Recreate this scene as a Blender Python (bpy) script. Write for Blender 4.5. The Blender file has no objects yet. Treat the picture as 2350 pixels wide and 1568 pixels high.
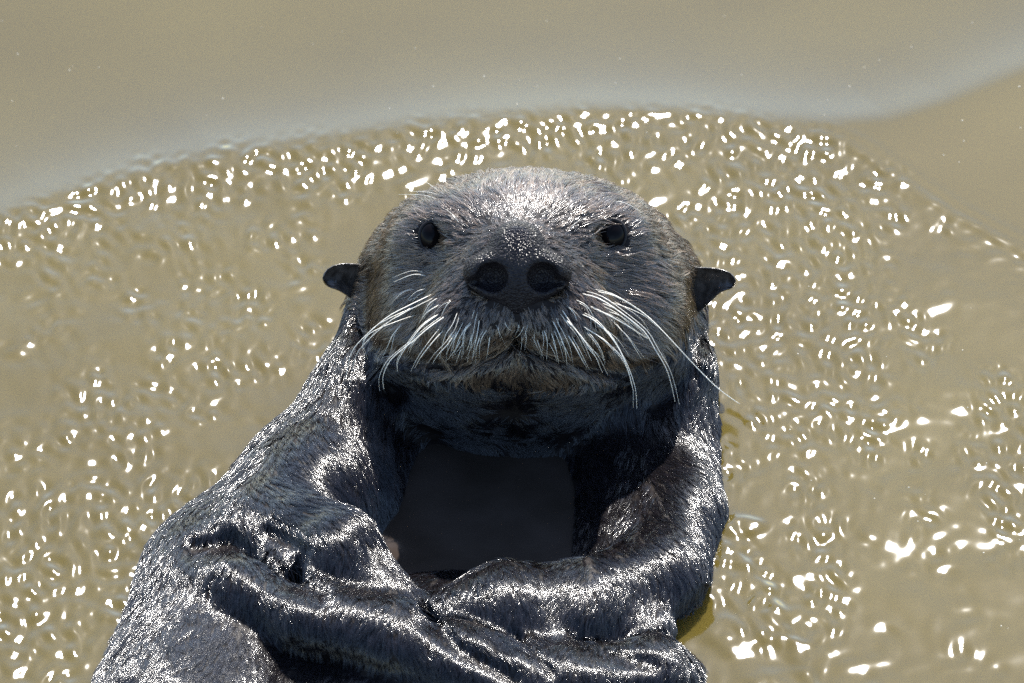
import bpy, math, random
import numpy as np
from mathutils import Vector, Matrix

# ------------------------------------------------------------------ camera, sky, sun, exposure
PITCH = math.radians(35.0)
SUN_EL = math.radians(46.0)
SUN_AZ = math.radians(7.5)          # measured from +Y towards +X
S = 0.2127e-3                       # metres per photo pixel (2349 px wide view) at the otter
DIST = 4.0
CX, CY = 1174.5, 784.0
sp, cp = math.sin(PITCH), math.cos(PITCH)
R_ = np.array([1.0, 0, 0]); U_ = np.array([0, sp, cp]); T_ = np.array([0, -cp, sp])
ORG = np.array([0, 0, 80 * S])
BASIS = np.stack([R_, U_, T_], 0)

sc = bpy.context.scene
COL = sc.collection
cam_d = bpy.data.cameras.new('camera'); cam = bpy.data.objects.new('camera', cam_d); COL.objects.link(cam)
CAMP = ORG + DIST * T_
cam.matrix_world = Matrix(((R_[0], U_[0], T_[0], CAMP[0]), (R_[1], U_[1], T_[1], CAMP[1]),
                           (R_[2], U_[2], T_[2], CAMP[2]), (0, 0, 0, 1)))
cam_d.sensor_width = 36.0
cam_d.lens = 36.0 * DIST / (2349 * S)
cam_d.clip_start = 0.05; cam_d.clip_end = 2000
cam_d.dof.use_dof = True; cam_d.dof.focus_distance = DIST - 0.06; cam_d.dof.aperture_fstop = 16
sc.camera = cam

w_ = bpy.data.worlds.new('World'); sc.world = w_; w_.use_nodes = True
nt = w_.node_tree; nt.nodes.clear()
sky = nt.nodes.new('ShaderNodeTexSky'); sky.sky_type = 'NISHITA'; sky.sun_disc = False
sky.dust_density = 0.5; sky.ozone_density = 2.5; sky.air_density = 1.1
sky.sun_elevation = SUN_EL; sky.sun_rotation = SUN_AZ
bg = nt.nodes.new('ShaderNodeBackground'); bg.inputs['Strength'].default_value = 0.13
out = nt.nodes.new('ShaderNodeOutputWorld')
nt.links.new(sky.outputs[0], bg.inputs[0]); nt.links.new(bg.outputs[0], out.inputs[0])

sl = bpy.data.lights.new('sun', 'SUN'); sl.energy = 4.5; sl.angle = math.radians(0.53); sl.color = (1.0, 0.95, 0.88)
sun = bpy.data.objects.new('sun', sl); COL.objects.link(sun)
SUNV = Vector((math.sin(SUN_AZ) * math.cos(SUN_EL), math.cos(SUN_AZ) * math.cos(SUN_EL), math.sin(SUN_EL)))
sun.rotation_euler = SUNV.to_track_quat('Z', 'Y').to_euler()
sun.location = SUNV * 5
vs = sc.view_settings
vs.view_transform = 'Standard'; vs.look = 'None'; vs.exposure = 1.52; vs.gamma = 1.0; vs.use_curve_mapping = False
sc.render.engine = 'CYCLES'
sc.cycles.use_denoising = False
sc.cycles.denoiser = 'OPENIMAGEDENOISE'
sc.cycles.denoising_input_passes = 'RGB_ALBEDO_NORMAL'
sc.cycles.use_adaptive_sampling = False
sc.cycles.max_bounces = 8
sc.cycles.sample_clamp_indirect = 4.0
sc.cycles_curves.shape = 'RIBBONS'
sc.cycles_curves.subdivisions = 2

rng = np.random.default_rng(7)

# ------------------------------------------------------------------ helpers
def tag(o, label=None, cat=None, group=None, kind=None):
    if label: o['label'] = label
    if cat: o['category'] = cat
    if group: o['group'] = group
    if kind: o['kind'] = kind
    return o

def to_world(local_px):
    """camera-aligned px coordinates (x right, v up, w towards the viewer) -> world metres"""
    return ORG + (np.asarray(local_px, float) * S) @ BASIS

def L(x, y, w):
    """photo pixel + depth (px, towards viewer) -> local px coordinates"""
    f = (DIST - w * S) / DIST
    return np.array([(x - CX) * f, (CY - y) * f, w], float)

def water_pt(x, y):
    """photo pixel -> world point on the still water plane"""
    d = np.stack([(np.asarray(x, float) - CX) * S, (CY - np.asarray(y, float)) * S, np.full(np.shape(x), -DIST)], -1) @ BASIS
    t = -CAMP[2] / d[..., 2]
    return CAMP + d * t[..., None]

def project(P):
    q = (P - CAMP) @ BASIS.T
    k = DIST / -q[..., 2] / S
    return q[..., 0] * k + CX, CY - q[..., 1] * k

def mesh_obj(name, verts, faces, mat, parent=None, smooth=True):
    me = bpy.data.meshes.new(name)
    verts = np.asarray(verts, np.float32); faces = np.asarray(faces, np.int32)
    n = faces.shape[1]
    me.vertices.add(len(verts)); me.vertices.foreach_set('co', verts.ravel())
    me.loops.add(faces.size); me.loops.foreach_set('vertex_index', faces.ravel())
    me.polygons.add(len(faces)); me.polygons.foreach_set('loop_start', np.arange(0, faces.size, n, dtype=np.int32))
    me.update(calc_edges=True); me.validate()
    if smooth: me.shade_smooth()
    me.materials.append(mat)
    o = bpy.data.objects.new(name, me); COL.objects.link(o)
    if parent is not None: o.parent = parent
    return o

def smooth01(a, b, x):
    t = np.clip((x - a) / (b - a), 0, 1); return t * t * (3 - 2 * t)

# ------------------------------------------------------------------ materials
def new_mat(name):
    m = bpy.data.materials.new(name); m.use_nodes = True
    n = m.node_tree.nodes; n.clear()
    o = n.new('ShaderNodeOutputMaterial')
    return m, m.node_tree, o

def principled(name, col, rough, **kw):
    m, t, o = new_mat(name)
    b = t.nodes.new('ShaderNodeBsdfPrincipled')
    b.inputs['Base Color'].default_value = (*col, 1); b.inputs['Roughness'].default_value = rough
    for k, v in kw.items(): b.inputs[k.replace('_', ' ')].default_value = v
    t.links.new(b.outputs[0], o.inputs[0])
    return m, t, b

def noise_mix(t, b, scale, c1, c2, lo=0.35, hi=0.65, detail=4.0, inp='Base Color', coord='Object'):
    tc = t.nodes.new('ShaderNodeTexCoord'); nz = t.nodes.new('ShaderNodeTexNoise')
    nz.inputs['Scale'].default_value = scale; nz.inputs['Detail'].default_value = detail
    t.links.new(tc.outputs[coord], nz.inputs['Vector'])
    cr = t.nodes.new('ShaderNodeValToRGB')
    cr.color_ramp.elements[0].position = lo; cr.color_ramp.elements[1].position = hi
    cr.color_ramp.elements[0].color = (*c1, 1); cr.color_ramp.elements[1].color = (*c2, 1)
    t.links.new(nz.outputs['Fac'], cr.inputs[0]); t.links.new(cr.outputs[0], b.inputs[inp])
    return tc, nz

def bump(t, b, scale, strength, dist, detail=3.0):
    tc = t.nodes.new('ShaderNodeTexCoord'); nz = t.nodes.new('ShaderNodeTexNoise')
    nz.inputs['Scale'].default_value = scale; nz.inputs['Detail'].default_value = detail
    bp = t.nodes.new('ShaderNodeBump'); bp.inputs['Strength'].default_value = strength; bp.inputs['Distance'].default_value = dist
    t.links.new(tc.outputs['Object'], nz.inputs['Vector']); t.links.new(nz.outputs['Fac'], bp.inputs['Height'])
    t.links.new(bp.outputs[0], b.inputs['Normal'])

def water_mat():
    """murky water: light scattered back evenly by the silt below a mirror-like skin that follows the ripples"""
    m, t, o = new_mat('murky_water')
    df = t.nodes.new('ShaderNodeSubsurfaceScattering'); df.falloff = 'BURLEY'; df.inputs['Scale'].default_value = 0.03; df.inputs['Radius'].default_value = (1.0, 0.85, 0.5); up = t.nodes.new('ShaderNodeCombineXYZ'); up.inputs[2].default_value = 1.0
    t.links.new(up.outputs[0], df.inputs['Normal'])
    d2 = t.nodes.new('ShaderNodeBsdfDiffuse'); t.links.new(up.outputs[0], d2.inputs['Normal']); mb = t.nodes.new('ShaderNodeMixShader'); mb.inputs[0].default_value = 0.6
    t.links.new(df.outputs[0], mb.inputs[1]); t.links.new(d2.outputs[0], mb.inputs[2])
    noise_mix(t, df, 7.0, (0.063, 0.0462, 0.009), (0.077, 0.058, 0.0133), 0.3, 0.7, 3.0, inp='Color')
    t.links.new(df.inputs['Color'].links[0].from_socket, d2.inputs['Color'])
    gl = t.nodes.new('ShaderNodeBsdfGlossy'); gl.distribution = 'BECKMANN'; gl.inputs['Roughness'].default_value = WATER_ROUGH; gl.inputs['Color'].default_value = (1, 1, 1, 1)
    fr = t.nodes.new('ShaderNodeFresnel'); fr.inputs['IOR'].default_value = 1.36
    mx = t.nodes.new('ShaderNodeMixShader')
    t.links.new(fr.outputs[0], mx.inputs[0]); t.links.new(mb.outputs[0], mx.inputs[1]); g2 = t.nodes.new('ShaderNodeBsdfGlossy'); g2.inputs['Roughness'].default_value = 0.10; g2.inputs['Color'].default_value = (1, 1, 1, 1)
    mg = t.nodes.new('ShaderNodeMixShader'); mg.inputs[0].default_value = 0.22
    t.links.new(gl.outputs[0], mg.inputs[1]); t.links.new(g2.outputs[0], mg.inputs[2]); t.links.new(mg.outputs[0], mx.inputs[2])
    t.links.new(mx.outputs[0], o.inputs[0])
    return m
WATER_ROUGH = 0.135
M_water = water_mat()
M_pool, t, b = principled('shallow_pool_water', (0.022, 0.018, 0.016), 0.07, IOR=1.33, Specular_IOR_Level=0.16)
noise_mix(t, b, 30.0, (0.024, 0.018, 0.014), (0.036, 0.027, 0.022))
M_skin, t, b = principled('wet_under_fur', (0.02, 0.014, 0.010), 0.5, IOR=1.4, Specular_IOR_Level=0.12)
noise_mix(t, b, 160.0, (0.008, 0.006, 0.006), (0.018, 0.014, 0.012))
bump(t, b, 420.0, 0.6, 0.001)
M_nose, t, b = principled('nose_leather', (0.012, 0.010, 0.012), 0.24, IOR=1.45, Specular_IOR_Level=0.14)
noise_mix(t, b, 500.0, (0.009, 0.0075, 0.0085), (0.020, 0.017, 0.018))
tc = t.nodes.new('ShaderNodeTexCoord'); vo = t.nodes.new('ShaderNodeTexVoronoi'); vo.inputs['Scale'].default_value = 900
bp = t.nodes.new('ShaderNodeBump'); bp.inputs['Strength'].default_value = 1.0; bp.inputs['Distance'].default_value = 0.0007; bp.invert = True
t.links.new(tc.outputs['Object'], vo.inputs['Vector']); t.links.new(vo.outputs['Distance'], bp.inputs['Height']); t.links.new(bp.outputs[0], b.inputs['Normal'])
M_eye, _, _ = principled('eye_cornea', (0.004, 0.003, 0.003), 0.12, IOR=1.36, Specular_IOR_Level=0.13)
M_lid, _, _ = principled('eyelid_skin', (0.008, 0.006, 0.006), 0.5, Specular_IOR_Level=0.2)
M_ear, t, b = principled('ear_leather', (0.018, 0.014, 0.012), 0.24, IOR=1.45)
noise_mix(t, b, 260.0, (0.022, 0.018, 0.015), (0.07, 0.058, 0.050)); bump(t, b, 300.0, 0.7, 0.001)
M_whisker, t, b = principled('whisker_keratin', (0.85, 0.80, 0.68), 0.3, Transmission_Weight=0.25)
M_speck, _, _ = principled('floating_debris', (0.55, 0.5, 0.4), 0.6)

def hair_mat(name, dark, light, rough, coat, spec=0.5):
    m, t, b = principled(name, dark, rough, IOR=1.5, Specular_IOR_Level=spec, Coat_Weight=coat, Coat_Roughness=0.12)
    at = t.nodes.new('ShaderNodeAttribute'); at.attribute_name = 'tint'
    cr = t.nodes.new('ShaderNodeValToRGB')
    cr.color_ramp.elements[0].color = (*dark, 1); cr.color_ramp.elements[1].color = (*light, 1)
    t.links.new(at.outputs['Fac'], cr.inputs[0]); t.links.new(cr.outputs[0], b.inputs['Base Color'])
    return m
M_hair_head = hair_mat('wet_head_fur', (0.014, 0.010, 0.008), (0.205, 0.132, 0.078), 0.27, 0.7, 0.8)
M_hair_body = hair_mat('wet_body_fur', (0.004, 0.0035, 0.0045), (0.016, 0.013, 0.015), 0.18, 0.35)

# ------------------------------------------------------------------ otter body as an implicit surface (px units, camera-aligned)
STEP = 9.0
gx = np.arange(60, 1860, STEP) - CX
gv = CY - np.arange(2120, 330, -STEP)
gw = np.arange(-520, 1560, STEP)
F = np.full((len(gx), len(gv), len(gw)), 400.0, np.float32)

def lean(v):
    """the trunk lies back in the water: below the chin the body comes forward"""
    t = np.maximum(-66 - np.asarray(v, float), 0.0); return 0.59 * t * t / (t + 60) - 150 * smooth01(30, 240, -np.asarray(v, float))
def LW(x, y, w):
    c = L(x, y, w + float(lean(CY - y))); c[2] = w; return c
GL = lean(gv)[None, :, None].astype(np.float32)

def box(lo, hi):
    lo = np.array(lo, float); hi = np.array(hi, float)
    q = lean(np.linspace(lo[1], hi[1], 30)); lo[2] += q.min(); hi[2] += q.max()
    sl_ = []
    for g, a, c in zip((gx, gv, gw), lo, hi):
        i = int(np.searchsorted(g, a)); j = int(np.searchsorted(g, c))
        sl_.append(slice(max(i - 1, 0), min(j + 1, len(g))))
    return tuple(sl_)

def smin(a, b_, k):
    h = np.clip(0.5 + 0.5 * (b_ - a) / k, 0, 1)
    return b_ + (a - b_) * h - k * h * (1 - h)

def ell(x, y, w, rx, ry, rw, k=60, rot=0.0, sub=False):
    c = LW(x, y, w); r = np.array([rx, ry, rw], float)
    m = np.max(r) + 2.2 * k
    bx = box(c - m, c + m)
    X = (gx[bx[0]] - c[0])[:, None, None]; V = (gv[bx[1]] - c[1])[None, :, None]; W = (gw[bx[2]] - c[2])[None, None, :] - GL[:, bx[1]]
    if rot:
        a = math.radians(rot); X, V = X * math.cos(a) + V * math.sin(a), -X * math.sin(a) + V * math.cos(a)
    X, V, W = (np.asarray(q, np.float32) for q in (X, V, W))
    k0 = np.sqrt((X / rx) ** 2 + (V / ry) ** 2 + (W / rw) ** 2)
    k1 = np.sqrt((X / rx ** 2) ** 2 + (V / ry ** 2) ** 2 + (W / rw ** 2) ** 2) + 1e-6
    d = k0 * (k0 - 1) / k1
    if sub: F[bx] = -smin(-F[bx], d, k)
    else: F[bx] = smin(F[bx], d, k)

def cone(p, q, k=60):
    a = LW(*p[:3]); c = LW(*q[:3]); ra, rb = p[3], q[3]
    m = max(ra, rb) + 2.2 * k
    bx = box(np.minimum(a, c) - m, np.maximum(a, c) + m)
    X = gx[bx[0]][:, None, None].astype(np.float32); V = gv[bx[1]][None, :, None].astype(np.float32); W = gw[bx[2]][None, None, :].astype(np.float32) - GL[:, bx[1]]
    ab = c - a; n2 = float(ab @ ab)
    tt = np.clip(((X - a[0]) * ab[0] + (V - a[1]) * ab[1] + (W - a[2]) * ab[2]) / n2, 0, 1)
    d = np.sqrt((X - a[0] - tt * ab[0]) ** 2 + (V - a[1] - tt * ab[1]) ** 2 + (W - a[2] - tt * ab[2]) ** 2) - (ra + (rb - ra) * tt)
    F[bx] = smin(F[bx], d, k)

def chain(pts, k=60):
    for p, q in zip(pts[:-1], pts[1:]): cone(p, q, k)

# skull, forehead, cheeks
ell(1205, 668, -20, 386, 270, 400, 60)
ell(1203, 575, 20, 320, 166, 320, 40)
ell(1198, 554, 225, 300, 118, 185, 60)
ell(1012, 735, 110, 168, 175, 255, 70)
ell(1422, 735, 110, 170, 178, 255, 70)
ell(1200, 800, 170, 300, 125, 230, 60)
cone((1202, 545, 190, 125), (1188, 610, 440, 108), 80)
ell(1188, 690, 380, 185, 130, 180, 60)
ell(1088, 745, 430, 115, 85, 115, 40)
ell(1290, 745, 430, 115, 85, 115, 40)
ell(1188, 740, 490, 62, 55, 60, 40)
ell(1188, 850, 320, 170, 80, 140, 40)
ell(965, 832, 200, 125, 80, 150, 50)
ell(1430, 838, 200, 135, 80, 150, 50)
ell(1190, 915, 170, 310, 105, 230, 50)
# brows
ell(995, 503, 205, 60, 26, 60, 34, rot=22)
ell(1406, 498, 205, 62, 26, 60, 34, rot=-22)
# neck and flanks
ell(1215, 880, -40, 395, 330, 330, 60)
chain([(1478, 690, -70, 134), (1486, 880, 90, 142), (1480, 1100, 200, 166), (1450, 1420, 440, 165)], 60)
chain([(960, 720, -50, 146), (868, 930, 95, 148), (730, 1150, 260, 186), (555, 1400, 420, 245), (450, 1720, 600, 290)], 60)
# chest hollow and belly
ell(1150, 1200, -40, 420, 350, 210, 60)
ell(1050, 1820, 470, 620, 480, 410, 70)
# left arm
chain([(815, 970, 230, 95), (708, 1130, 420, 128), (622, 1230, 520, 122)], 50)
chain([(622, 1230, 530, 116), (765, 1272, 640, 98), (925, 1395, 710, 48)], 40)
ell(690, 1190, 610, 60, 45, 60, 40); ell(770, 1250, 690, 70, 60, 60, 40)
# right arm and paw
chain([(1562, 1000, 190, 88), (1562, 1180, 400, 92), (1512, 1325, 560, 102)], 45)
chain([(1512, 1330, 570, 104), (1335, 1392, 680, 92), (1150, 1385, 720, 82), (1010, 1400, 725, 42)], 40)
ell(1460, 1440, 660, 95, 48, 70, 35, rot=10)
ell(1290, 1420, 735, 75, 40, 50, 30, rot=20)
cone((1120, 1390, 760, 36), (1215, 1480, 780, 26), 25)
cone((1190, 1380, 755, 36), (1285, 1480, 780, 26), 25)
# the long fold of skin across the belly
chain([(445, 1335, 565, 72), (560, 1337, 675, 70), (700, 1402, 740, 68), (900, 1452, 790, 68), (1050, 1508, 818, 68),
       (1200, 1553, 826, 68), (1350, 1553, 815, 66), (1500, 1535, 765, 66), (1600, 1595, 600, 60)], 34)

XX = gx[:, None]; VV = gv[None, :]
def seg_dist2d(pts):
    """pixel distance in the picture plane from every grid column to a polyline on the front of the body"""
    best = np.full((len(gx), len(gv)), 1e9)
    for (ax, ay), (bx_, by) in zip(pts[:-1], pts[1:]):
        ax -= CX; bx_ -= CX; ay = CY - ay; by = CY - by
        dx, dy = bx_ - ax, by - ay
        tt = np.clip(((XX - ax) * dx + (VV - ay) * dy) / (dx * dx + dy * dy), 0, 1)
        best = np.minimum(best, np.hypot(XX - ax - tt * dx, VV - ay - tt * dy))
    return best
def groove(pts, depth, width, wmin):
    g = depth * np.exp(-(seg_dist2d(pts) / width) ** 2)
    F[...] += (g[:, :, None] * smooth01(wmin - 60, wmin + 60, gw)[None, None, :]).astype(np.float32)
groove([(880, 800), (960, 828), (1060, 838), (1130, 815), (1185, 780), (1245, 815), (1320, 838), (1420, 850), (1500, 835)], 26, 17, 180)   # mouth
groove([(1186, 715), (1186, 780)], 16, 12, 380)                            # philtrum
groove([(905, 890), (1000, 930), (1200, 950), (1380, 935), (1500, 880)], 18, 24, 120)   # under the jaw
groove([(850, 640), (838, 740), (850, 830), (900, 900)], 26, 26, -40)      # cheek / neck
groove([(1596, 660), (1598, 760), (1580, 850), (1500, 925)], 26, 26, -40)
groove([(470, 1245), (560, 1225), (650, 1300), (760, 1340)], 26, 22, 380)  # above the fold
groove([(1540, 1390), (1600, 1340)], 20, 18, 380)
groove([(1330, 1458), (1480, 1485)], 14, 16, 500)
groove([(1180, 1420), (1260, 1500)], 14, 10, 600)
groove([(985, 1380), (1060, 1450), (1180, 1510)], 22, 18, 500)
groove([(640, 1205), (720, 1240), (700, 1300)], 16, 16, 480)
F[0] = F[-1] = 50; F[:, 0] = F[:, -1] = 50; F[:, :, 0] = F[:, :, -1] = 50

FRONT = np.where(F < 0, gw[None, None, :], -1e4).max(2)                    # front depth of the body per column
def surf_w(x, y):
    w = 200.0
    for _ in range(4):
        p = L(x, y, w)
        i = (p[0] - gx[0]) / STEP; j = (p[1] - gv[0]) / STEP
        i0, j0 = int(np.clip(i, 0, len(gx) - 2)), int(np.clip(j, 0, len(gv) - 2))
        fi, fj = i - i0, j - j0
        q = FRONT[i0:i0 + 2, j0:j0 + 2]
        if q.min() < -900: return None
        w = float((q[0, 0] * (1 - fi) + q[1, 0] * fi) * (1 - fj) + (q[0, 1] * (1 - fi) + q[1, 1] * fi) * fj)
    return w

nose_w = surf_w(1187, 620)
# eye sockets
EYES = [(988, 543, 21, 33), (1404, 540, 27, 35)]
for x, y, ra, rb in EYES:
    w = surf_w(x, y)
    ell(x, y, w + 14, ra + 12, rb + 10, 44, 20, sub=True)

for sx in (-1, 1):                                                          # room behind the nostrils
    ell(1187 + sx * 62, 638, surf_w(1187 + sx * 62, 638) - 6, 50, 44, 46, 14, sub=True)

def surface_nets(F, ax):
    neg = F < 0
    nx, ny, nz = F.shape
    corners = [(i, j, k) for i in (0, 1) for j in (0, 1) for k in (0, 1)]
    cs = [F[i:nx - 1 + i, j:ny - 1 + j, k:nz - 1 + k] for i, j, k in corners]
    cnt = sum((c < 0).astype(np.int8) for c in cs)
    act = (cnt > 0) & (cnt < 8)
    idx = np.full(act.shape, -1, np.int64); ii = np.argwhere(act); idx[act] = np.arange(len(ii))
    vals = np.stack([c[act] for c in cs], 1).astype(np.float64)
    acc = np.zeros((len(ii), 3)); num = np.zeros(len(ii))
    for a in range(8):
        for c in range(a + 1, 8):
            pa, pc = np.array(corners[a]), np.array(corners[c])
            if np.abs(pa - pc).sum() != 1: continue
            va, vc = vals[:, a], vals[:, c]; m = (va < 0) != (vc < 0)
            tt = va[m] / (va[m] - vc[m])
            acc[m] += pa + (pc - pa) * tt[:, None]; num[m] += 1
    pos = ii + acc / num[:, None]
    verts = np.stack([np.interp(pos[:, d], np.arange(len(ax[d])), ax[d]) for d in range(3)], 1)
    quads = []
    for d in range(3):
        s0 = [slice(1, -1)] * 3; s1 = [slice(1, -1)] * 3
        s0[d] = slice(0, -1); s1[d] = slice(1, None)
        a, c = neg[tuple(s0)], neg[tuple(s1)]
        e, f = [(1, 2), (2, 0), (0, 1)][d]
        for flip, m in ((False, a & ~c), (True, ~a & c)):
            q = np.argwhere(m)
            off = np.ones(3, int); off[d] = 0
            q = q + off
            de = np.zeros(3, int); de[e] = 1; df = np.zeros(3, int); df[f] = 1
            g = [q - de - df, q - df, q, q - de]
            r = np.stack([idx[tuple(h.T)] for h in g], 1)
            quads.append(r[:, ::-1] if flip else r)
    faces = np.concatenate(quads)
    return verts, faces[(faces >= 0).all(1)]

bv, bf = surface_nets(F, (gx, gv, gw))
def laplacian(v, f, n, lam=0.5):
    e = np.concatenate([f[:, [0, 1]], f[:, [1, 2]], f[:, [2, 3]], f[:, [3, 0]]])
    e = np.concatenate([e, e[:, ::-1]])
    deg = np.bincount(e[:, 0], minlength=len(v))[:, None]
    for _ in range(n):
        avg = np.stack([np.bincount(e[:, 0], v[e[:, 1], d], len(v)) for d in range(3)], 1) / np.maximum(deg, 1)
        v = v + lam * (avg - v)
    return v
bv = laplacian(bv, bf, 2)

otter = bpy.data.objects.new('sea_otter', None); COL.objects.link(otter)
otter.location = (0, 0, 0)
tag(otter, 'wet dark brown sea otter lying back in murky water with pale whiskers and folded paws', 'otter')
body = mesh_obj('body', to_world(bv), bf, M_skin, otter)

# ------------------------------------------------------------------ nose pad with nostrils
def nose_mesh():
    st = 4.0
    nx = np.arange(1030, 1345, st) - CX; ny = CY - np.arange(790, 470, -st); nw = np.arange(nose_w - 190, nose_w + 120, st)
    X, V, W = np.meshgrid(nx, ny, nw, indexing='ij')
    def E(x, y, w, rx, ry, rw, rot=0):
        c = L(x, y, w); a = math.radians(rot)
        dx, dv = X - c[0], V - c[1]
        dx, dv = dx * math.cos(a) + dv * math.sin(a), -dx * math.sin(a) + dv * math.cos(a)
        k0 = np.sqrt((dx / rx) ** 2 + (dv / ry) ** 2 + ((W - c[2]) / rw) ** 2)
        k1 = np.sqrt((dx / rx ** 2) ** 2 + (dv / ry ** 2) ** 2 + ((W - c[2]) / rw ** 2) ** 2) + 1e-6
        return k0 * (k0 - 1) / k1
    g = E(1187, 632, nose_w - 12, 96, 72, 62)
    g = smin(g, E(1187, 565, nose_w - 32, 62, 58, 62), 40)
    for sx in (-1, 1):
        g = smin(g, E(1187 + sx * 72, 626, nose_w - 22, 52, 44, 52), 24)
    g = smin(g, E(1187, 690, nose_w - 22, 34, 36, 36), 24)
    for sx in (-1, 1):
        g = -smin(-g, E(1187 + sx * 60, 638, nose_w + 34, 37, 34, 52, rot=-sx * 12), 10)
        g = -smin(-g, E(1187 + sx * 100, 648, nose_w + 22, 30, 11, 44, rot=-sx * 10), 8)
    g[0] = g[-1] = 20; g[:, 0] = g[:, -1] = 20; g[:, :, 0] = g[:, :, -1] = 20
    v, f = surface_nets(g, (nx, ny, nw))
    return laplacian(v, f, 2), f
nv, nf = nose_mesh()
tag(mesh_obj('nose', to_world(nv), nf, M_nose, otter), 'black leathery nose pad with two wide nostrils')

# ------------------------------------------------------------------ eyes and ears
def ellipsoid(c, r, nu=24, nv_=14):
    v = []; f = []
    for i in range(nv_ + 1):
        th = math.pi * i / nv_
        for j in range(nu):
            ph = 2 * math.pi * j / nu
            v.append((c[0] + r[0] * math.sin(th) * math.cos(ph), c[1] + r[1] * math.sin(th) * math.sin(ph), c[2] + r[2] * math.cos(th)))
    for i in range(nv_):
        for j in range(nu):
            f.append((i * nu + j, i * nu + (j + 1) % nu, (i + 1) * nu + (j + 1) % nu, (i + 1) * nu + j)[::-1])
    return np.array(v), np.array(f)
for x, y, ra, rb in EYES:
    w = surf_w(x, y)
    v, f = ellipsoid(L(x, y, w - 41), (ra + 9, rb + 6, 36))
    e = mesh_obj('eye', to_world(v), f[:, ::-1], M_eye, otter)
    # eyelid rim
    c = L(x, y, w + 2); n = 28; m = 8; v = []; f = []
    for i in range(n):
        a = 2 * math.pi * i / n
        for j in range(m):
            h = 2 * math.pi * j / m; rr = 5 * math.cos(h)
            v.append((c[0] + (ra + 4 + rr) * math.cos(a), c[1] + (rb + 1 + rr) * math.sin(a), c[2] - 26 + 7 * math.sin(h)))
            f.append((i * m + j, i * m + (j + 1) % m, ((i + 1) % n) * m + (j + 1) % m, ((i + 1) % n) * m + j))
    mesh_obj('eyelid', to_world(v), np.array(f), M_lid, e)

def ear(pts, side):
    """curled ear leaf: cross-section rings along a spine from the root to the tip"""
    v = []; f = []; m = 16
    for i, (x, y, w, h, th) in enumerate(pts):
        c = L(x, y, w)
        nx_ = pts[min(i + 1, len(pts) - 1)]; pv = pts[max(i - 1, 0)]
        d = L(*nx_[:3]) - L(*pv[:3]); d /= np.linalg.norm(d)
        upv = np.cross([0, 0, 1.0], d) * (1 if side < 0 else 1); upv /= np.linalg.norm(upv)
        if upv[1] < 0: upv = -upv
        nrm = np.cross(d, upv); nrm *= np.sign(nrm[2])
        for j in range(m):
            a = 2 * math.pi * j / m
            ca, sa = math.cos(a), math.sin(a)
            cup = (0.55 * th * (ca * ca)) + (-0.35 * th)
            front = sa > 0
            off = th * sa * (0.25 if front else 0.6) + (cup * 1.6 if True else 0)
            v.append(c + upv * h * ca + nrm * off)
    n = len(pts)
    for i in range(n - 1):
        for j in range(m):
            f.append((i * m + j, i * m + (j + 1) % m, (i + 1) * m + (j + 1) % m, (i + 1) * m + j))
    v.append(np.mean(v[-m:], 0)); k = len(v) - 1
    tri = [((n - 1) * m + j, (n - 1) * m + (j + 1) % m, k, k) for j in range(m)]
    me_f = f
    return np.array(v), me_f, [t_[:3] for t_ in tri]
def ear_obj(pts, side, label):
    v, f, tri = ear(pts, side)
    me = bpy.data.meshes.new('ear'); me.from_pydata([tuple(p) for p in to_world(v)], [], [tuple(q) for q in f] + tri); me.update()
    import bmesh
    bm = bmesh.new(); bm.from_mesh(me); bmesh.ops.recalc_face_normals(bm, faces=bm.faces)
    bmesh.ops.subdivide_edges(bm, edges=bm.edges, cuts=1, smooth=0.6, use_grid_fill=True); bm.to_mesh(me); bm.free()
    me.shade_smooth(); me.materials.append(M_ear)
    o = bpy.data.objects.new('ear', me); COL.objects.link(o); o.parent = otter
    return tag(o, label)
ear_obj([(865, 662, 0, 54, 34), (828, 651, 12, 44, 34), (802, 641, 26, 37, 32), (778, 637, 38, 31, 28), (758, 641, 46, 24, 22), (747, 649, 50, 13, 12)], -1, 'small black curled leathery ear, bare and glossy')
ear_obj([(1560, 672, 0, 62, 34), (1596, 662, 12, 52, 34), (1626, 650, 24, 38, 30), (1652, 644, 34, 27, 26), (1672, 647, 42, 20, 19), (1683, 653, 46, 11, 10)], 1, 'small pointed dark ear with wet fur streaks at its root')

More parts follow.
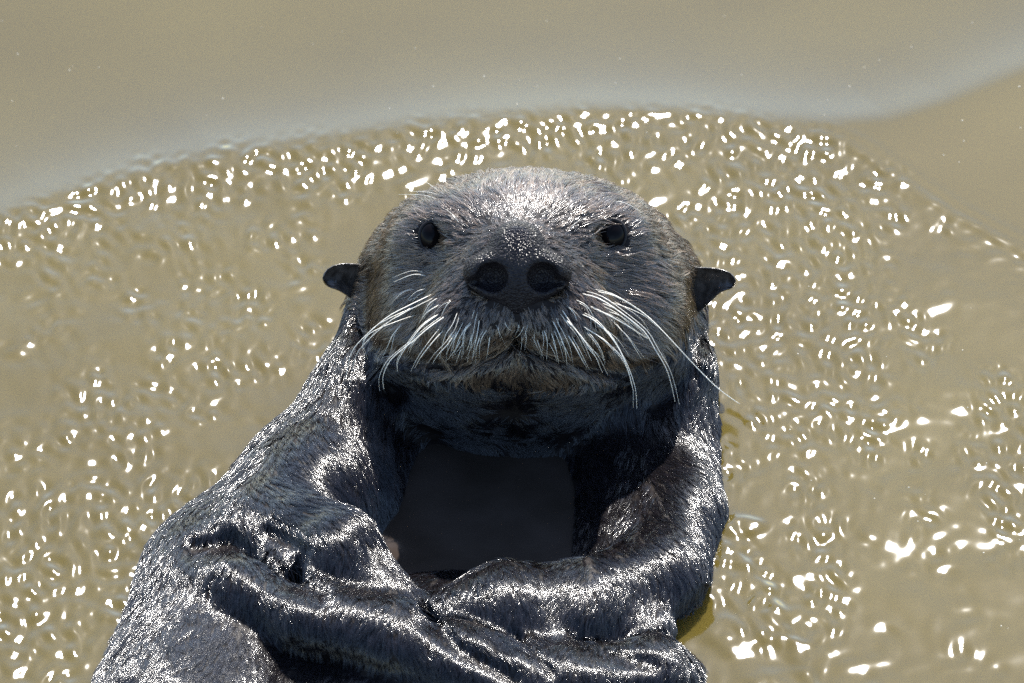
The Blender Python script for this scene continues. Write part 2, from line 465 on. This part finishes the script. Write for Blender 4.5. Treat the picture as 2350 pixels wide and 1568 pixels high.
# ------------------------------------------------------------------ whiskers
def r3(p): return [((780 + x / 3.92) / 1.1047, (620 + y / 3.92) / 1.1047) for x, y in p]
def r4(p): return [((1350 + x / 3.564) / 1.1047, (620 + y / 3.564) / 1.1047) for x, y in p]
def r1(p): return [((780 + x / 2.091) / 1.1047, (400 + y / 2.091) / 1.1047) for x, y in p]
WH = []
for p, th in [
    ([(1215,320),(1050,300),(850,375)],3.2), ([(1210,432),(1080,470),(980,565)],2.6), ([(1120,515),(1030,545),(960,590)],2.2),
    ([(1250,490),(1000,610),(780,730),(530,950),(430,1090),(375,1335)],3.4), ([(1100,600),(960,665),(800,740),(650,830),(540,960)],3.0),
    ([(1110,690),(900,760),(640,870),(545,985),(570,1140)],2.8), ([(970,760),(850,890),(790,1020),(730,1145)],2.2),
    ([(1310,520),(1200,600),(1110,780)],2.4), ([(1340,580),(1180,680),(1100,780)],2.2), ([(1440,540),(1370,620),(1310,750)],2.2),
    ([(1320,680),(1150,800),(1020,960),(900,1150),(890,1265)],3.0), ([(1400,690),(1200,830),(1060,950),(860,1110),(780,1220),(745,1330),(755,1440)],3.0),
    ([(1290,760),(1150,870),(1050,980),(1010,1075)],2.6), ([(1370,830),(1250,960),(1130,1110),(1060,1230)],3.0),
    ([(1480,850),(1400,980),(1300,1090),(1240,1180)],2.8), ([(1500,640),(1440,790),(1360,920),(1310,1135)],2.2),
    ([(1520,830),(1440,960),(1370,1100)],2.4), ([(1530,930),(1470,1040),(1385,1150)],2.4), ([(1650,760),(1560,870),(1545,1095)],2.2),
    ([(1600,770),(1500,950),(1450,1105)],2.2), ([(1640,860),(1600,1000),(1565,1090)],2.2), ([(1710,700),(1690,850),(1660,1000),(1630,1150)],2.2),
    ([(1800,820),(1720,950),(1700,1130)],2.0), ([(1815,890),(1795,1000),(1785,1095)],2.0), ([(1720,900),(1680,1010),(1630,1150)],2.0),
    ([(1530,1020),(1500,1100),(1470,1190)],2.2), ([(1100,445),(960,470),(830,580)],1.8), ([(720,880),(690,950),(670,1005)],1.6),
    ([(1660,640),(1640,700),(1630,740)],1.6), ([(1890,790),(1900,880),(1920,970)],1.3), ([(1950,750),(1980,820),(2020,855)],1.3),
    ([(2100,770),(2080,860),(2020,945)],1.3), ([(2165,780),(2100,900),(2030,950)],1.3), ([(2160,850),(2170,940),(2155,1050)],1.6)]:
    WH.append((r3(p), th, 95))
for p, th in [
    ([(565,425),(750,470),(1000,620),(1200,810),(1450,1080),(1660,1290),(1855,1435)],3.6), ([(660,510),(820,560),(1000,640),(1120,740)],2.8),
    ([(415,440),(600,490),(800,620),(1000,780),(1100,940),(1200,1110),(1250,1260),(1285,1420)],3.2), ([(600,520),(760,590),(900,700),(1040,850)],2.6),
    ([(490,545),(670,630),(850,730),(1040,850)],2.8), ([(660,600),(800,650),(950,760)],2.4), ([(700,650),(780,750),(860,840),(930,950),(980,1030)],2.0),
    ([(365,490),(480,550),(550,660),(575,785)],2.0), ([(410,615),(560,690),(700,830),(800,980),(880,1150),(930,1320),(940,1485)],3.0),
    ([(440,740),(600,830),(720,930),(830,1060),(900,1290)],2.8), ([(550,690),(680,790),(760,900),(840,1060)],2.6), ([(300,545),(370,620),(400,690)],2.0),
    ([(245,560),(350,720),(440,850),(530,1050)],2.6), ([(270,650),(380,760),(480,890),(560,1000),(630,1160)],2.8), ([(470,760),(560,860),(620,960),(655,1065)],2.2),
    ([(450,880),(520,960),(600,1055)],2.4), ([(300,790),(380,920),(450,1050),(490,1115)],2.8), ([(160,650),(230,790),(290,940),(310,1090)],2.6),
    ([(205,655),(225,690),(235,720)],1.6), ([(240,840),(300,950),(345,1055)],2.4), ([(160,780),(200,900),(235,1075)],2.4), ([(90,750),(130,870),(125,1045)],2.0),
    ([(30,830),(60,920),(100,1035)],1.8), ([(15,770),(14,850),(10,930)],1.6), ([(140,880),(190,970),(220,1060)],2.0)]:
    WH.append((r4(p), th, 95))
for p, th in [([(705,190),(650,145),(595,112)],1.8), ([(710,210),(650,185),(530,178)],1.8), ([(705,232),(620,200),(480,195)],1.8),
              ([(810,360),(775,310),(730,272)],2.0), ([(1385,385),(1415,350),(1458,325)],2.0), ([(1570,230),(1680,240),(1800,310)],2.0)]:
    WH.append((r1(p), th, 40))

_wr = random.Random(4)
for px, th, lift in list(WH[:59]):                                          # finer hairs between the main ones
    j = [(_wr.uniform(-9, 9), _wr.uniform(-9, 9)), (_wr.uniform(-16, 16), _wr.uniform(-14, 14))]
    k = len(px) - 1
    WH.append(([(x + j[0][0] * (1 - i / k) + j[1][0] * i / k, y + j[0][1] * (1 - i / k) + j[1][1] * i / k) for i, (x, y) in enumerate(px)], th * 0.62, lift * _wr.uniform(0.7, 1.2)))
def catmull(P, n):
    P = np.asarray(P, float); Q = np.vstack([2 * P[0] - P[1], P, 2 * P[-1] - P[-2]])
    o = []
    for tt in np.linspace(0, len(P) - 1 - 1e-6, n):
        i = int(tt); u = tt - i; a, b1, c, d = Q[i:i + 4]
        o.append(0.5 * ((2 * b1) + (c - a) * u + (2 * a - 5 * b1 + 4 * c - d) * u * u + (3 * b1 - a - 3 * c + d) * u ** 3))
    return np.array(o)
for px, th, lift in WH:
    n = 6 + 2 * len(px)
    c2 = catmull(px, n)
    w0 = surf_w(*c2[0]) or 300.0
    prev = w0 - 8; pts = []
    seglen = np.r_[0, np.cumsum(np.linalg.norm(np.diff(c2, axis=0), axis=1))]
    for i, (x, y) in enumerate(c2):
        tt = seglen[i] / seglen[-1]
        sw = surf_w(x, y)
        w = w0 - 8 + min(lift, 0.5 * seglen[-1]) * math.sin(tt * 1.9) - 60 * tt * tt
        if sw is not None: w = max(w, sw + (12 if i else -8))
        pts.append([x, y, w])
    for _ in range(3):
        for i in range(1, n - 1): pts[i][2] = 0.25 * pts[i - 1][2] + 0.5 * pts[i][2] + 0.25 * pts[i + 1][2]
    P3 = np.array([L(*p) for p in pts])
    v = []; f = []; m = 5
    for i in range(n):
        d = P3[min(i + 1, n - 1)] - P3[max(i - 1, 0)]; d /= np.linalg.norm(d)
        a = np.cross(d, [0.3, 0.2, 1.0]); a /= np.linalg.norm(a); c = np.cross(d, a)
        r = th * 0.42 * (1.0 - 0.72 * (i / (n - 1)) ** 1.3)
        for j in range(m):
            h = 2 * math.pi * j / m; v.append(P3[i] + r * (a * math.cos(h) + c * math.sin(h)))
    for i in range(n - 1):
        for j in range(m): f.append((i * m + j, i * m + (j + 1) % m, (i + 1) * m + (j + 1) % m, (i + 1) * m + j))
    mesh_obj('whisker', to_world(v), np.array(f), M_whisker, otter)

# ------------------------------------------------------------------ fur
NOSE = L(1188, 590, 560)
POOL_Z = -27 * S
tri = np.concatenate([bf[:, [0, 1, 2]], bf[:, [0, 2, 3]]])
A, B, C = bv[tri[:, 0]], bv[tri[:, 1]], bv[tri[:, 2]]
tn = np.cross(B - A, C - A); area = np.linalg.norm(tn, axis=1) * 0.5
tn /= np.maximum(np.linalg.norm(tn, axis=1, keepdims=True), 1e-9)
vn = np.zeros_like(bv)
for d in range(3):
    for k in range(3): vn[:, d] += np.bincount(tri[:, k], tn[:, d] * area, len(bv))
vn /= np.maximum(np.linalg.norm(vn, axis=1, keepdims=True), 1e-9)
cen = (A + B + C) / 3
zc = to_world(cen)[:, 2]

_ks = rng.normal(size=(24, 3)); _ph = rng.uniform(0, 6.28, 24)
def vnoise(P, lam, seed):
    r = np.random.default_rng(seed); k = r.normal(size=(8, 3)); k /= np.linalg.norm(k, axis=1, keepdims=True)
    k *= (2 * math.pi / lam) * r.uniform(0.6, 1.5, (8, 1)); ph = r.uniform(0, 6.28, 8)
    return np.cos(P @ k.T + ph).sum(1) / 2.8

def px_of(P):
    f = (DIST - P[:, 2] * S) / DIST
    return P[:, 0] / f + CX, CY - P[:, 1] / f

def headness(P):
    x, y = px_of(P)
    inside = ((x - 1205) / 400) ** 2 + ((y - 640) / np.where(y > 640, 248, 275)) ** 2
    return 1 - smooth01(0.9, 1.12, inside)

def flow(P):
    hd = headness(P)[:, None]
    dh = P - NOSE; dh[:, 2] *= 0.9; dh[:, 1] -= 40
    dh /= np.linalg.norm(dh, axis=1, keepdims=True)
    x, y = px_of(P)
    db = np.tile(np.array([[0.0, -1.0, 0.75]]), (len(P), 1))
    db[:, 0] += np.where(x < 900, -0.25 * smooth01(1250, 1450, y) + 0.9 * smooth01(950, 1050, y) * (1 - smooth01(1180, 1260, y)) * smooth01(560, 700, x), 0)
    db[:, 0] += np.where(x > 1350, 0.45 * smooth01(880, 1000, y) * (1 - smooth01(1250, 1400, y)), 0)
    db /= np.linalg.norm(db, axis=1, keepdims=True)
    t_ = dh * hd + db * (1 - hd)
    for d in range(3): t_[:, d] += 0.18 * vnoise(P, 170, 40 + d) + 0.09 * vnoise(P, 60, 50 + d)
    return t_

def field(P):
    q = [np.clip((P[:, d] - g[0]) / STEP, 0, len(g) - 2.001) for d, g in enumerate((gx, gv, gw))]
    i = [a.astype(np.int32) for a in q]; f = [(a - b_).astype(np.float32) for a, b_ in zip(q, i)]
    r = 0
    for a in (0, 1):
        for c in (0, 1):
            for e in (0, 1):
                r = r + F[i[0] + a, i[1] + c, i[2] + e] * (f[0] if a else 1 - f[0]) * (f[1] if c else 1 - f[1]) * (f[2] if e else 1 - f[2])
    return r
def hug(P, height):
    """slide hair points along the surface normal until they lie at the wanted height over the skin"""
    for _ in range(2):
        f0 = field(P); g = np.empty_like(P)
        for d in range(3):
            e = np.zeros(3); e[d] = 5.0; g[:, d] = (field(P + e) - field(P - e)) / 10.0
        n2 = np.maximum((g * g).sum(1), 0.15)
        P = P - g * (np.clip(f0 - height, -30, 30) / n2)[:, None]
    return P

def make_fur(name, mat, nclump, per, region, length, radius, lift, spread, pull, label, seed, tgain=1.0):
    r = np.random.default_rng(seed)
    wgt = area * region
    cdf = np.cumsum(wgt); cdf /= cdf[-1]
    ti = np.searchsorted(cdf, r.random(nclump))
    u, v_ = r.random(nclump), r.random(nclump); m = u + v_ > 1; u[m], v_[m] = 1 - u[m], 1 - v_[m]
    bc = np.stack([1 - u - v_, u, v_], 1)[:, :, None]
    P = (bv[tri[ti]] * bc).sum(1); N = (vn[tri[ti]] * bc).sum(1); N /= np.linalg.norm(N, axis=1, keepdims=True)
    t_ = flow(P); t_ -= N * (t_ * N).sum(1, keepdims=True); t_ /= np.maximum(np.linalg.norm(t_, axis=1, keepdims=True), 1e-6)
    s_ = np.cross(N, t_)
    ln = length(P) * r.uniform(0.75, 1.3, nclump)
    lf = lift * r.uniform(0.4, 1.6, nclump)
    side = r.normal(0, 0.10, nclump)
    K = 5
    rep = lambda a: np.repeat(a, per, axis=0)
    n = nclump * per
    off_s = r.normal(0, spread, n); off_t = r.normal(0, spread * 1.6, n)
    Pr, Nr, Tr, Sr = rep(P), rep(N), rep(t_), rep(s_)
    lr = rep(ln) * r.uniform(0.8, 1.15, n); lfr = rep(lf) * r.uniform(0.8, 1.2, n); sr = rep(side) + r.normal(0, 0.05, n)
    q = np.linspace(0, 1, K)[None, :, None]
    keep = 1 - pull * q ** 1.2
    pos = (Pr[:, None] - Nr[:, None] * 3 + Tr[:, None] * (off_t[:, None, None] * keep + lr[:, None, None] * q)
           + Sr[:, None] * (off_s[:, None, None] * keep + (sr * lr)[:, None, None] * q ** 1.5)
           + Nr[:, None] * (lr * lfr)[:, None, None] * (1.5 * q - 1.0 * q * q) + Nr[:, None] * 3.5 * q)
    hgt = (-3 + (lr * lfr)[:, None] * (1.5 * q[:, :, 0] - q[:, :, 0] ** 2) + 4.5 * q[:, :, 0]).ravel()
    pos = pos.reshape(-1, 3); W = to_world(pos * 0.22 + 0.78 * hug(pos, hgt)).astype(np.float32)
    cu = bpy.data.hair_curves.new(name)
    cu.add_curves([K] * n)
    cu.attributes['position'].data.foreach_set('vector', W.ravel())
    rad = (radius * r.uniform(0.7, 1.3, n)[:, None] * np.array([1.0, 1.0, 0.9, 0.65, 0.2])[None, :]).astype(np.float32)
    at = cu.attributes.get('radius') or cu.attributes.new('radius', 'FLOAT', 'POINT')
    at.data.foreach_set('value', rad.ravel())
    tint = np.clip(rep(r.beta(1.6, 2.6, nclump) * tgain) + r.normal(0, 0.12, n), 0, 1).astype(np.float32)
    cu.attributes.new('tint', 'FLOAT', 'CURVE').data.foreach_set('value', tint)
    cu.materials.append(mat)
    o = bpy.data.objects.new(name, cu); COL.objects.link(o); o.parent = otter
    return tag(o, label, kind='stuff')

hd_c = headness(cen)
xc, yc = px_of(cen)
above = (zc > -0.014)
nosemask = smooth01(0.9, 1.05, np.where(cen[:, 2] > 380, ((xc - 1187) / 100) ** 2 + ((yc - 626) / 80) ** 2, 9))
eyemask = np.ones(len(cen))
for x, y, ra, rb in EYES: eyemask *= smooth01(0.9, 1.3, np.where(cen[:, 2] > 0, ((xc - x) / (ra + 5)) ** 2 + ((yc - y) / (rb + 3)) ** 2, 9))
inview = (vn[tri[:, 0]][:, 2] > -0.45) & (yc < 1680)
base_reg = above * nosemask * eyemask * inview
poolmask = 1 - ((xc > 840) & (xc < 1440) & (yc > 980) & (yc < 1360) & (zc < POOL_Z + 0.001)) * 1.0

def len_head(P):
    d = np.linalg.norm(P - NOSE, axis=1)
    return 20 + 22 * smooth01(120, 420, d)
make_fur('head_fur', M_hair_head, 11000, 10, base_reg * hd_c * poolmask, len_head, 0.00010, 0.12, 4.5, 0.85, 'short grey brown wet fur of the head', 11)
make_fur('body_fur', M_hair_body, 24000, 12, base_reg * (1 - hd_c) * poolmask, lambda P: np.full(len(P), 46.0), 0.00010, 0.10, 6.0, 0.88, 'dark blue black wet fur of the body', 12)

far_face = smooth01(170, 300, np.linalg.norm(cen - NOSE, axis=1))
make_fur('guard_hair', M_hair_head, 3600, 9, base_reg * hd_c * poolmask * far_face * (1 - smooth01(770, 830, yc)), lambda P: np.full(len(P), 58.0), 0.00013, 0.17, 5.5, 0.92, 'longer wet guard hair on cheeks and crown', 13, 1.25)

# ------------------------------------------------------------------ water
def axis(lo, hi, st, far):
    core = np.arange(lo, hi + st / 2, st)
    g = []; a = st; x = core[-1]
    while x < far: a *= 1.18; x += a; g.append(x)
    h = []; a = st; x = core[0]
    while x > -far: a *= 1.18; x -= a; h.append(x)
    return np.concatenate([h[::-1], core, g])
corners = water_pt(np.array([-60, 2410, -60, 2410]), np.array([-60, -60, 1630, 1630]))
wx = axis(corners[:, 0].min(), corners[:, 0].max(), 0.00085, 300)
wy = axis(corners[:, 1].min(), corners[:, 1].max(), 0.00115, 300)
WX, WY = np.meshgrid(wx, wy, indexing='ij')
PXx, PXy = project(np.stack([WX, WY, np.zeros_like(WX)], -1))
near = (np.abs(WX) < 1.2) & (np.abs(WY) < 1.2)
PXx = np.where(near, PXx, np.clip(PXx, -3000, 6000)); PXy = np.where(near, PXy, np.clip(PXy, -2000, 4000))

def wpoly(pts):
    p = np.array(pts, float); return water_pt(p[:, 0], p[:, 1])[:, :2]
def poly_dist(pts):
    """signed distance (m) to a polyline, positive on its far side (left of travel), plus side"""
    best = np.full(WX.shape, 1e9); sg = np.zeros(WX.shape)
    for a, c in zip(pts[:-1], pts[1:]):
        d = c - a; n2 = d @ d
        tt = np.clip(((WX - a[0]) * d[0] + (WY - a[1]) * d[1]) / n2, 0, 1)
        ex, ey = WX - a[0] - tt * d[0], WY - a[1] - tt * d[1]
        dd = np.hypot(ex, ey); m = dd < best
        best = np.where(m, dd, best); sg = np.where(m, np.sign(d[0] * ey - d[1] * ex), sg)
    return best * sg
ridge = wpoly([(-900, 900), (-300, 640), (0, 512), (130, 466), (270, 424), (500, 366), (740, 335), (960, 302), (1150, 284), (1355, 270), (1540, 273), (1700, 286),
               (1800, 297), (1900, 318), (1980, 358), (2080, 425), (2180, 490), (2349, 577), (2700, 740), (3300, 1000)])
swell = wpoly([(-900, 900), (-300, 640), (0, 512), (130, 466), (270, 424), (500, 366), (740, 335), (960, 302), (1150, 284), (1355, 270), (1540, 273), (1700, 286),
               (1800, 297), (1930, 318), (2060, 288), (2200, 240), (2349, 178), (2700, 40), (3300, -200)])
leg = wpoly([(1820, 296), (1900, 316), (1980, 356), (2080, 425), (2180, 490), (2349, 577), (2700, 740), (3300, 1000)])
D1 = poly_dist(ridge); D3 = poly_dist(leg)
def soft(a, c, beta=0.012): return -beta * np.logaddexp(-np.abs(a) / beta, -np.abs(c) / beta)
D2 = np.sign(poly_dist(swell)); _da = poly_dist(swell[:14]); _db = poly_dist(swell[13:])
D2 = D2 * np.maximum(np.where(D2 > 0, soft(_da, _db), np.minimum(np.abs(_da), np.abs(_db))), 0)

def waves(n, l0, l1, seed, ang=None, spread=math.pi, warp=0.0, ys=1.0):
    r = np.random.default_rng(seed); h = np.zeros_like(WX)
    wxp = WX; wyp = WY
    if warp:
        wxp = WX + warp * np.sin(WY * 41 + 1.3) + warp * np.sin(WX * 57 + WY * 23); wyp = WY + warp * np.sin(WX * 47 + .4) + warp * np.sin(WY * 61 - WX * 19)
    wyp = wyp * ys
    for _ in range(n):
        lam = math.exp(r.uniform(math.log(l0), math.log(l1))); th = (ang if ang is not None else 0) + r.uniform(-spread, spread)
        k = 2 * math.pi / lam
        h += (lam / (2 * math.pi)) * np.cos(k * (wxp * math.cos(th) + wyp * math.sin(th)) + r.uniform(0, 6.28))
    return h / math.sqrt(n / 2)          # rms slope of about 1
def lowf(l, seed):
    r = np.random.default_rng(seed); h = np.zeros_like(WX)
    for _ in range(7):
        th = r.uniform(0, 6.28); k = 2 * math.pi / (l * r.uniform(.7, 1.5))
        h += np.cos(k * (WX * math.cos(th) + WY * math.sin(th)) + r.uniform(0, 6.28))
    return h / 2.65
inside = smooth01(-0.005, 0.003, -D1)
kr = smooth01(1850, 2050, PXx)
outside_far = np.exp(-(np.sqrt(np.maximum(D2, 0) ** 2 + 0.012 ** 2) - 0.012) / 0.055) * (D2 > 0) + (0.9 + 0.1 * np.exp(-(np.minimum(D2, 0) / (0.025 + 0.02 * kr)) ** 2)) * (D2 <= 0)
SW = 0.0135 * (outside_far - 0.9)
H = np.zeros_like(WX)
H += (0.0005 * np.exp(-(D3 / 0.0045) ** 2) + 0.00028 * np.exp(-((D3 - 0.009) / 0.0035) ** 2)) * smooth01(1820, 2000, PXx)
H += waves(5, 0.25, 0.6, 3) * 0.006 * near
# amplitude of the broken water
band = np.exp(-np.abs(D1 + 0.006) / 0.020) * inside
bl = smooth01(950, 1250, PXy) * (1 - smooth01(450, 800, PXx))
rt = smooth01(1580, 1700, PXx) * (1 - smooth01(1950, 2250, PXx)) * smooth01(380, 480, PXy) * (1 - smooth01(950, 1150, PXy))
br = smooth01(1700, 1900, PXx) * smooth01(1150, 1350, PXy)
calm = smooth01(1950, 2200, PXx) * (1 - smooth01(850, 1000, PXy))
lt = 1 - smooth01(700, 900, PXx)
patch = np.clip(0.5 + 0.4 * lowf(0.07, 5) + 0.35 * lowf(0.03, 6), 0.12, 1.5)
pk = np.clip(0.5 + 0.8 * lowf(0.045, 71) + 0.5 * lowf(0.11, 72), 0, 1.5) * (1 - 0.6 * calm)
H += inside * 0.018 * waves(30, 0.025, 0.06, 21, math.pi / 2, 1.4, 0.003)
H += inside * (0.012 + 0.040 * pk + 0.030 * bl) * waves(50, 0.008, 0.017, 26, 0, math.pi, 0.002, 0.65)
H += inside * 0.013 * waves(14, 0.05, 0.11, 22, math.pi / 2, 0.9)
H += band * 0.06 * waves(34, 0.006, 0.013, 23, math.pi / 2, 0.9, 0.002, 0.7)
# capillary ripples in loose clusters, steep enough to mirror the sun here and there
r = np.random.default_rng(88); spots = []
def cluster(x, y, sx, sy, n, sc_=1.0):
    for _ in range(n): spots.append((r.normal(x, sx), r.normal(y, sy), sc_))
rp = [(0, 520), (130, 472), (270, 430), (500, 372), (740, 342), (960, 308), (1150, 290), (1355, 276), (1540, 280), (1700, 293), (1800, 305), (1900, 325)]
for _ in range(300):
    k = r.integers(0, len(rp) - 1); u = r.random(); dy = r.exponential(38)
    spots.append((rp[k][0] + (rp[k + 1][0] - rp[k][0]) * u, rp[k][1] + (rp[k + 1][1] - rp[k][1]) * u + 4 + dy, 0.75))
for x, y in [(270, 425), (360, 400), (440, 390), (510, 365), (590, 370), (670, 380), (230, 490), (240, 535), (380, 555), (440, 630), (510, 640), (250, 620), (130, 640), (700, 520), (610, 545),
             (780, 420), (900, 350), (480, 480), (690, 620), (550, 690), (575, 710), (330, 720), (300, 705), (440, 735), (520, 760), (590, 830), (700, 780), (390, 800), (480, 840), (520, 870), (215, 880),
             (180, 905), (210, 945), (370, 915), (440, 920), (470, 930), (260, 970), (330, 980), (150, 1005), (40, 1040), (300, 1040), (100, 780), (600, 850), (720, 790), (20, 530), (120, 525),
             (1460, 345), (1550, 345), (1660, 340), (1380, 380), (1440, 390), (1830, 350), (1880, 345), (1050, 380), (970, 310), (1310, 315), (1560, 500)]:
    cluster(x, y, 17, 13, int(r.integers(4, 11)))
for c in [(1660, 490, 28, 60, 34), (1850, 420, 50, 30, 24), (1860, 500, 70, 45, 60), (1840, 570, 60, 45, 60), (1700, 620, 55, 45, 44), (1920, 610, 60, 35, 30), (1760, 660, 60, 35, 36),
          (1660, 720, 25, 45, 22), (1800, 760, 60, 45, 40), (1930, 740, 50, 40, 34), (1910, 830, 45, 50, 44), (2010, 720, 40, 40, 22), (1990, 890, 40, 40, 26), (1740, 870, 45, 60, 30), (1800, 970, 35, 60, 26),
          (1880, 990, 30, 30, 18), (1970, 960, 20, 50, 20), (2000, 1010, 25, 30, 12), (2310, 920, 22, 35, 30), (2310, 1000, 25, 40, 40), (2255, 1080, 20, 35, 24), (2310, 1200, 16, 45, 26), (2105, 1040, 8, 10, 3),
          (2120, 1160, 10, 10, 4), (1840, 1125, 14, 10, 5), (1870, 1180, 25, 15, 9), (1865, 1225, 28, 14, 12), (1900, 1300, 10, 25, 7), (1890, 1375, 15, 18, 9), (1880, 1440, 18, 8, 5), (1790, 1350, 6, 6, 3),
          (2060, 490, 6, 6, 3), (2005, 425, 8, 5, 3), (2145, 520, 8, 5, 3), (2150, 780, 8, 10, 4), (2110, 810, 10, 20, 7), (1680, 1080, 10, 40, 10)]:
    cluster(*c)
for _ in range(620):                                                        # glitter off the left flank
    x = r.uniform(-40, 560); y0 = 1250 - 0.27 * x
    y = y0 + r.normal(0, 30) if r.random() < 0.38 else r.uniform(1130, 1620)
    if y > 1100 and x < 520 - 0.85 * (y - 1110): spots.append((x, y, 0.8))
for _ in range(110):                                                        # water sliding off the right flank
    u = r.random(); spots.append((1625 + 150 * u + r.normal(0, 22), 1190 + 270 * u + r.normal(0, 22), 0.7))
E = np.zeros_like(H)
for x, y, k in spots:
    p = water_pt(np.array([x]), np.array([y]))[0]
    sx = 0.0042 * r.lognormal(0, 0.25); sy = sx * 1.6
    i0, i1 = np.searchsorted(wx, [p[0] - 3 * sx, p[0] + 3 * sx]); j0, j1 = np.searchsorted(wy, [p[1] - 3 * sy, p[1] + 3 * sy])
    E[i0:i1, j0:j1] += np.exp(-0.5 * (((wx[i0:i1, None] - p[0]) / sx) ** 2 + ((wy[None, j0:j1] - p[1]) / sy) ** 2))
E = 1 - np.exp(-0.8 * E)
H += E * 0.158 * waves(70, 0.0058, 0.0105, 27, 0, math.pi, 0.001, 0.6)
HOLE = 0.02 * smooth01(770, 840, PXx) * (1 - smooth01(1400, 1460, PXx)) * smooth01(900, 960, PXy) * (1 - smooth01(1400, 1500, PXy))
edge = (1 - smooth01(0.5, 1.0, np.maximum(np.abs(WX), np.abs(WY))))
H = H * edge + SW - HOLE
# the sheet of water sliding off the right flank
slide = wpoly([(1615, 1170), (1690, 1290), (1770, 1430), (1860, 1540), (1960, 1680)])
D4 = poly_dist(slide)
D4 = D4 + 1.6 * waves(6, 0.02, 0.06, 33)
H += np.exp(-(D4 / np.where(D4 > 0, 0.011, 0.025)) ** 2) * (0.0014 + 0.035 * waves(24, 0.006, 0.014, 31))
nx, ny = WX.shape
vid = np.arange(nx * ny).reshape(nx, ny)
wf = np.stack([vid[:-1, :-1], vid[1:, :-1], vid[1:, 1:], vid[:-1, 1:]], -1).reshape(-1, 4)
water = mesh_obj('water', np.stack([WX, WY, H], -1).reshape(-1, 3), wf, M_water)
tag(water, 'murky olive brown water with a curved bow wave and sun glitter', kind='structure')

# ------------------------------------------------------------------ pool of water lying on the chest between the arms
def pool():
    xs = np.linspace(-0.085, 0.085, 90)
    def yz(y): return ((POOL_Z - ORG[2]) / S - (CY - y) * cp) / sp
    pts = np.array([to_world(L(1150, y, yz(y))) for y in (880, 1365)])
    ys = np.linspace(pts[1, 1], pts[0, 1], 70)
    X, Y = np.meshgrid(xs, ys, indexing='ij')
    r = np.random.default_rng(9); Z = np.full(X.shape, POOL_Z)
    for _ in range(12):
        lam = r.uniform(0.012, 0.05); th = r.uniform(0, 6.28)
        Z += 0.012 * lam / 6.28 * np.cos(6.28 / lam * (X * math.cos(th) + Y * math.sin(th)) + r.uniform(0, 6))
    v = np.stack([X, Y, Z], -1).reshape(-1, 3); i = np.arange(90 * 70).reshape(90, 70)
    f = np.stack([i[:-1, :-1], i[1:, :-1], i[1:, 1:], i[:-1, 1:]], -1).reshape(-1, 4)
    return v, f
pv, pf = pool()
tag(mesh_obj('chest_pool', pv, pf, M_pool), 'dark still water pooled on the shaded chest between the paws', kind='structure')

# ------------------------------------------------------------------ bits drifting on the surface
def water_h(p):
    i = int(np.argmin(np.abs(wx - p[0]))); j = int(np.argmin(np.abs(wy - p[1]))); return H[i, j]
r = np.random.default_rng(5); v = []; f = []
for k in range(70):
    x, y = (r.uniform(0, 2349), r.uniform(0, 330)) if k < 45 else (r.uniform(1750, 2349), r.uniform(200, 1500))
    p = water_pt(np.array([x]), np.array([y]))[0]; z = water_h(p); q = r.uniform(0.00025, 0.0007); b0 = len(v)
    for a in range(6):
        th = a * math.pi / 3; v.append((p[0] + q * math.cos(th) * r.uniform(.6, 1.2), p[1] + q * math.sin(th) * r.uniform(.6, 1.2), z - 0.0001))
    v.append((p[0], p[1], z + q * 0.6)); v.append((p[0], p[1], z - q * 0.5))
    for a in range(6): f.append((b0 + a, b0 + (a + 1) % 6, b0 + 6)); f.append((b0 + (a + 1) % 6, b0 + a, b0 + 7))
tag(mesh_obj('floating_specks', v, f, M_speck), 'tiny pale specks drifting on the calm water', kind='stuff')
